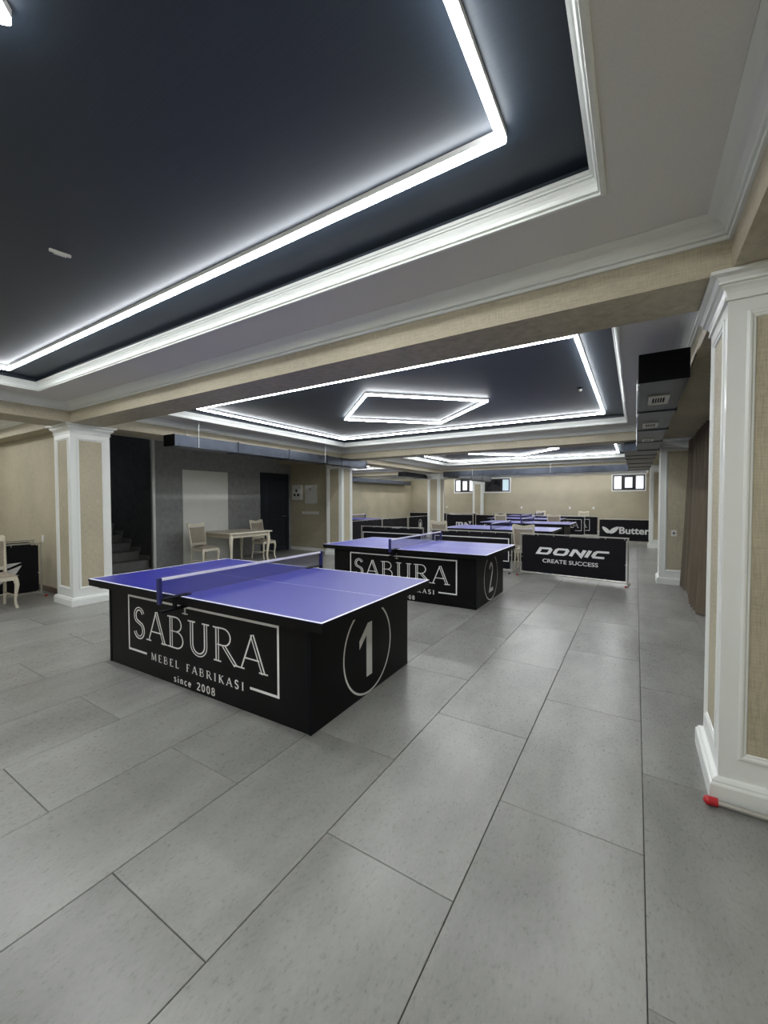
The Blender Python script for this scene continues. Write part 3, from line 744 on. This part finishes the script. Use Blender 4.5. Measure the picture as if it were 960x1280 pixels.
# ================================================================== CHAIRS AND DINING TABLE
def cab(sx, sy):
    p = [(.185*1, .185*sy, .43), (.195, .192*sy, .38), (.205, .20*sy, .32), (.195, .192*sy, .22), (.183, .184*sy, .12), (.19, .188*sy, .05), (.212, .20*sy, .0)]
    return MB().tube(p, [.026, .029, .027, .020, .015, .016, .021], 8)
def make_chair(slats=False):
    r = empty('dining_chair')
    for s in (-1, 1):
        cab(1, s).build('leg', CREAM, r, smooth=True)
        MB().tube([(-.185,.175*s,.43),(-.19,.178*s,.25),(-.235,.185*s,0)], [.021,.019,.017], 8).build('leg', CREAM, r, smooth=True)
        MB().tube([(-.185,.185*s,.42),(-.20,.187*s,.55),(-.235,.195*s,.75),(-.285,.205*s,.97)], [.022,.022,.021,.019], 8).build('back_post', CREAM, r, smooth=True)
        MB().tube([(.175,.185*s,.17),(-.20,.18*s,.17)], .010, 6).build('stretcher', CREAM, r)
    MB().tube([(-.01,-.18,.17),(-.01,.18,.17)], .010, 6).build('stretcher', CREAM, r)
    MB().box(-.20,.205,-.205,-.185,.385,.445).box(-.20,.205,.185,.205,.385,.445).box(.185,.207,-.185,.185,.385,.445).box(-.205,-.185,-.185,.185,.385,.445).build('seat_frame', CREAM, r)
    # seat cushion
    vs = []; fs = []; n = 8
    for j in range(n+1):
        for i in range(n+1):
            a, b = i/n*2-1, j/n*2-1
            vs.append((.005+.215*a, (.205+.012*a)*b, .448+.038*(1-a**4)*(1-b**4)))
    for j in range(n):
        for i in range(n): k = j*(n+1)+i; fs.append((k,k+1,k+n+2,k+n+1))
    sv = len(vs); vs += [(v[0], v[1], .443) for v in vs]
    edge = [i for i in range(n+1)]+[(j)*(n+1)+n for j in range(1,n+1)]+[n*(n+1)+i for i in range(n-1,-1,-1)]+[j*(n+1) for j in range(n-1,0,-1)]
    for k in range(len(edge)): a, b = edge[k], edge[(k+1)%len(edge)]; fs.append((a,b,b+sv,a+sv))
    MB().add(vs, fs).build('seat', UPH, r, smooth=True)
    # back: rails follow the rake x(z)
    def xz(z): return -.185-.10*((z-.42)/.55)**1.4 if z > .42 else -.185
    def raked(poly, t0, t1, name, mat, par=None):
        n_ = len(poly)
        vs = [(xz(z)+t0, y, z) for y, z in poly]+[(xz(z)+t1, y, z) for y, z in poly]
        fs = [tuple(range(n_)), tuple(range(2*n_-1, n_-1, -1))]+[(i,(i+1)%n_,n_+(i+1)%n_,n_+i) for i in range(n_)]
        return MB().add(vs, fs).build(name, mat, par or r)
    top = [(-.205+.41*i/12, .975-.022*math.sin(math.pi*i/12)**2+.010*abs(math.cos(math.pi*i/12))) for i in range(13)]
    raked([(-.20,.905)]+[(-.10,.895),(0,.89),(.10,.895)]+[(.20,.905)]+top[::-1], -.016, .018, 'top_rail', CREAM)
    raked([(-.185,.50),(.185,.50),(.185,.55),(-.185,.55)], -.013, .014, 'lower_rail', CREAM)
    if slats:
        for i in range(6):
            y = -.15+.06*i; raked([(y-.012,.55),(y+.012,.55),(y+.012,.90),(y-.012,.90)], -.008, .008, 'slat', CREAM)
    else:
        raked([(-.165,.55),(.165,.55),(.182,.89),(.09,.885),(0,.882),(-.09,.885),(-.182,.89)], -.012, .024, 'back_pad', UPH)
    return r
_c0, _c1 = make_chair(False), make_chair(True)
_used = set()
def chair(x, y, deg, label, slats=False):
    p = _c1 if slats else _c0
    o = p if p.name not in _used else copy_tree(p)
    _used.add(p.name); o.location = (x, y, 0); o.rotation_euler = (0, 0, math.radians(deg))
    return tag(o, label, 'chair', 'cream dining chairs')
chair(-8.12, 4.17, 4, 'cream chair with beige upholstery beside the off-white board and small table')
chair(-8.20, 5.92, 2, 'cream chair with beige upholstery between the small table and the navy door')
chair(-7.52, .53, 0, 'cream chair with beige seat in front of the winged black barrier')
chair(-2.02, 7.52, 92, 'cream chair turned away, behind the DONIC barrier')
chair(-4.17, 8.12, 90, 'cream chair turned away, behind the barrier of the table with the figure two')
chair(-4.30, 13.95, 90, 'cream chair with beige back standing beyond the far table nets')
chair(-2.48, 14.05, 90, 'cream chair with beige back before the framed-name barrier')
chair(-4.02, 19.42, -92, 'cream slat-backed chair against the end wall, beside the end table', True)
chair(-2.10, 19.38, -88, 'cream slat-backed chair against the end wall, behind the framed-name barrier', True)
def dining_table(loc, rz, sx, sy, label):
    r = empty('dining_table', loc, rz); tag(r, label, 'table'); a, b = sx/2, sy/2
    B(-a, a, -b, b, .725, .757, ch=.008).build('tabletop', CREAM, r)
    ap = MB(); i = .07
    for q in ((-a+i,a-i,-b+i,-b+i+.02),(-a+i,a-i,b-i-.02,b-i),(-a+i,-a+i+.02,-b+i+.02,b-i-.02),(a-i-.02,a-i,-b+i+.02,b-i-.02)): ap.box(*q, .64, .725)
    ap.build('apron', CREAM, r)
    for s in (-1, 1):
        for t in (-1, 1):
            p = [(s*(a-.08),t*(b-.08),.72),(s*(a-.075),t*(b-.075),.62),(s*(a-.065),t*(b-.065),.55),(s*(a-.08),t*(b-.08),.35),(s*(a-.095),t*(b-.095),.14),(s*(a-.088),t*(b-.088),.06),(s*(a-.06),t*(b-.06),0)]
            MB().tube(p, [.042,.046,.042,.032,.024,.026,.034], 10).build('leg', CREAM, r, smooth=True)
    return r
dining_table((-8.15, 5.04, 0), 0, 1.12, 1.22, 'small cream dining table with curved legs before the grey wall')
dining_table((-9.4, -.1, 0), 0, 1.0, 1.4, 'cream dining table behind the winged barrier')
dining_table((-7.6, 18.3, 0), 0, 1.1, .8, 'cream dining table below the window beside the pilaster')

# ================================================================== AIR DUCTS
def duct(label, boxes, cap=None, grilles=(), rods=(), loc=(0,0,0)):
    """boxes: list of (x0,x1,y0,y1,z0,z1); a raised flange closes each section"""
    r = empty('air_duct', loc); tag(r, label, 'air duct', 'galvanised air ducts')
    lx, ly, lz = loc
    for (x0,x1,y0,y1,z0,z1) in boxes:
        s = B(x0-lx,x1-lx,y0-ly,y1-ly,z0-lz,z1-lz).build('duct_section', STEEL, r)
        e = .012
        if (y1-y0) >= (x1-x0): fl = [(x0-e,x1+e,y1-.014,y1+.004,z0-e,z1+e)]
        else: fl = [(x1-.014,x1+.004,y0-e,y1+e,z0-e,z1+e)]
        for q in fl: B(q[0]-lx,q[1]-lx,q[2]-ly,q[3]-ly,q[4]-lz,q[5]-lz).build('flange', STEEL, r)
    if cap:
        q = cap; B(q[0]-lx,q[1]-lx,q[2]-ly,q[3]-ly,q[4]-lz,q[5]-lz).build('end_cap', BLACKM, r)
    for (cx, cy, w_, l_, z) in grilles:
        g = empty('vent', (cx-lx, cy-ly, z-lz)); g.parent = r
        f = MB(); a, b = w_/2, l_/2
        for q in ((-a,a,-b,-b*.62),(-a,a,b*.62,b),(-a,-a*.6,-b*.62,b*.62),(a*.6,a,-b*.62,b*.62)): f.box(*q, -.012, 0)
        f.build('vent_frame', GREYPL, g)
        B(-a*.6, a*.6, -b*.62, b*.62, -.004, .001).build('vent_slot', BLACKM, g)
        for k in range(4):
            x = -a*.6+a*1.2*(k+1)/5; B(x-.003, x+.003, -b*.62, b*.62, -.010, -.003).build('vent_slat', GREYPL, g)
    for (x, y, z0, z1) in rods:
        MB().tube([(x-lx,y-ly,z0-lz),(x-lx,y-ly,z1-lz)], .005, 6).build('hanger_rod', CHROME, r)
    return r
zb, zt = 2.385, 2.60
S = []
for a, b in ((2.40,3.65),(3.65,4.95),(4.95,6.20),(6.20,7.45)): S.append((-.043,.275,a,b,zb,zt-.052 if b > 7.1 else zt))
S[-1] = (-.043,.275,6.20,7.45,zb,2.54)
for a, b in ((7.45,8.4),(8.4,9.2),(9.2,10.5),(10.5,11.8),(11.8,13.1)): S.append((-.25,.275,a,b,zb,2.54))
duct('galvanised air duct with white vents running along the curtain side', S, cap=(-.046,.278,2.392,2.40,zb-.003,zt+.003),
     grilles=((.11,3.08,.155,.36,zb),(.085,4.52,.155,.36,zb),(.09,5.95,.14,.28,zb)), rods=((-.055,3.9,zb,ZC),(.29,3.9,zb,ZC),(-.055,6.7,zb,ZC)), loc=(.116, 2.4, zb))
S = [(-6.60,-6.30,a,b,2.36,2.54) for a, b in ((2.42,3.65),(3.65,4.95),(4.95,6.20),(6.20,6.75),(6.75,7.85))]
duct('galvanised air duct hanging by rods before the grey wall', S, cap=(-6.603,-6.297,2.412,2.42,2.357,2.543), rods=((-6.29,2.83,2.36,ZC),(-6.61,2.83,2.36,ZC),(-6.29,6.1,2.36,ZC)), loc=(-6.45, 2.42, 2.36))
S = [(a,b,13.18,13.46,2.385,2.58) for a, b in ((-6.35,-5.0),(-5.0,-3.7),(-3.7,-2.4),(-2.4,-1.2),(-1.2,-.26))]
duct('galvanised air duct crossing the hall in front of the last beam', S, cap=(-6.358,-6.35,13.177,13.463,2.382,2.583), rods=((-5.2,13.17,2.385,ZC),(-2.5,13.17,2.385,ZC)), loc=(-3.3, 13.32, 2.385))
S = [(-6.30,-5.85,a,b,2.36,2.54) for a, b in ((13.48,14.9),(14.9,16.3),(16.3,17.6))]
duct('galvanised air duct reaching from the last beam to the pilaster', S, loc=(-6.1, 13.48, 2.36))
S = [(-7.62,-7.32,a,b,2.38,2.58) for a, b in ((11.9,13.2),(13.2,14.5),(14.5,15.8))]
S = [(-7.62,-7.32,11.9,13.2,2.38,2.54),(-7.62,-7.32,13.2,14.5,2.38,2.54)]
duct('galvanised air duct with black end behind the free pillar', S, cap=(-7.623,-7.317,11.892,11.9,2.377,2.543), loc=(-7.47, 11.9, 2.38))
S = [(XL+.05,XL+.38,a,b,2.34,2.54) for a, b in ((8.2,10.5),(10.5,13.0),(13.0,15.5),(15.5,18.9))]
duct('galvanised air duct along the side wall of the room beyond the electric boxes', S, loc=(XL+.2, 8.2, 2.34))

# ================================================================== CURTAIN
def curtain(y0, y1, label):
    r = empty('curtain', (.785, (y0+y1)/2, 0)); tag(r, label, 'curtain'); cy = (y0+y1)/2
    n = int((y1-y0)*100); nz = 14; vs = []; fs = []; th = .006
    for side in (0, 1):
        for j in range(nz+1):
            f = j/nz; z = .012+f*2.47
            for i in range(n+1):
                y = y0+(y1-y0)*i/n; ph = (y+.05*math.sin(y*4.3))*2*math.pi/.18
                amp = .075+.02*(1-f)
                x = amp*(math.sin(ph+.5*math.sin(y*5))+.25*math.sin(2*ph+.8))+.010*math.sin(ph*2.1+1+2*f)-.05*(1-f)**2+.012*math.sin(y*3.1)
                vs.append((x+side*th, y-cy+.02*(1-f)*math.sin(y*11), z))
    K = (n+1)*(nz+1)
    for s in range(2):
        for j in range(nz):
            for i in range(n):
                a = s*K+j*(n+1)+i; fs.append((a,a+1,a+n+2,a+n+1))
    for j in range(nz):
        for i in (0, n): a = j*(n+1)+i; fs.append((a,a+n+1,K+a+n+1,K+a))
    for i in range(n):
        for j in (0, nz): a = j*(n+1)+i; fs.append((a,a+1,K+a+1,K+a))
    MB().add(vs, fs).build('fabric', CURT, r, smooth=True)
    B(-.015, .03, y0-cy-.05, y1-cy+.05, 2.482, 2.51).build('curtain_rail', CURT, r)
curtain(5.05, 7.22, 'long brown pleated curtain beside the pillar with the socket')
curtain(1.80, 4.3, 'long brown pleated curtain drawn behind the nearest pillar')

# ================================================================== SMALL THINGS
r = empty('electric_box', (-8.66, 7.72, 1.50)); tag(r, 'pale electric box with three black dots on the beige wall', 'electric box')
B(-.20, .14, -.09, 0, 0, .44, ch=.008).build('case', GREYPL, r)
for x, z in ((-.03,.27),(-.10,.15),(.04,.15)): MB().tube([(x,-.094,z),(x,-.088,z)], .045, 14).build('knob', DARKPL, r)
r = empty('electric_box', (-8.17, 7.72, 1.39)); tag(r, 'pale flat electric panel with thin frame beside the dotted box', 'electric box')
B(-.22, .22, -.05, 0, 0, .54, ch=.008).build('case', GREYPL, r)
B(-.18, .18, -.056, -.05, .04, .50, ch=.003).build('door', GREYPL, r)
B(-.02, .02, -.060, -.056, .40, .45).build('emblem', DARKPL, r)
r = empty('socket_strip', (-8.22, 7.72, 1.075)); tag(r, 'white strip of five wall sockets below the electric boxes', 'wall socket')
B(-.33, .33, -.012, 0, 0, .085, ch=.003).build('plate', GREYPL, r)
for i in range(5): MB().tube([(-.26+.13*i,-.014,.042),(-.26+.13*i,-.010,.042)], .025, 12).build('socket', BOARD, r)
def wall_plate(name, loc, label, axis='-y', dot=False):
    r = empty(name, loc); tag(r, label, 'wall socket' if 'socket' in name else 'light switch')
    B(-.04, .04, -.010, 0, -.055, .055, ch=.003).build('plate', GREYPL, r)
    if dot: MB().tube([(0,-.013,0),(0,-.009,0)], .018, 12).build('socket', DARKPL, r)
    else: B(-.025, .025, -.014, -.010, -.04, .04).build('rocker', PRINT, r)
wall_plate('wall_socket', (.52, 7.319, .90), 'white socket with a dark centre on the pillar beside the curtain', dot=True)
wall_plate('light_switch', (-8.35, 1.38, .86), 'small white switch on the beige wall beside the winged barrier')
for i, (x, lab) in enumerate(((-2.72, 'between the two slat-backed chairs'), (-1.72, 'above the framed-name barrier'), (-4.95, 'beside the slat-backed chair'), (-9.0, 'beyond the free pillar'))):
    wall_plate('wall_socket', (x, YE, 1.12), 'small white wall socket on the end wall '+lab)
# ceiling fittings
r = empty('motion_sensor', (-2.92, -.31, ZT), math.radians(77)); tag(r, 'small white stick sensor on the dark ceiling panel', 'sensor')
B(-.052, .052, -.010, .010, -.016, 0, ch=.005).build('body', GREYPL, r)
B(-.03, .03, -.008, .008, -.021, -.017).build('lens', HOUS, r)
r = empty('dome_camera', (-.68, 4.46, ZT)); tag(r, 'tiny dark dome camera on the ceiling panel inside the LED frame', 'camera')
MB().tube([(0,0,0),(0,0,-.02)], .03, 16).build('base', BLACKM, r); MB().ball((0,0,-.025), .024).build('dome', GREYPL, r, smooth=True)
# bar with red end cap lying along the near pillar
r = empty('barrier_bar', (.27, 1.10, .022)); tag(r, 'grey metal bar with a red rubber cap along the pillar base', 'metal bar')
MB().tube([(.03,0,0),(.62,-.012,0)], .014, 12).build('bar', ALU, r, smooth=True)
MB().ball((.0,0,0), .022, 14, 10, .95).tube([(0,0,0),(.035,0,0)], .020, 14).build('end_cap', RED, r, smooth=True)
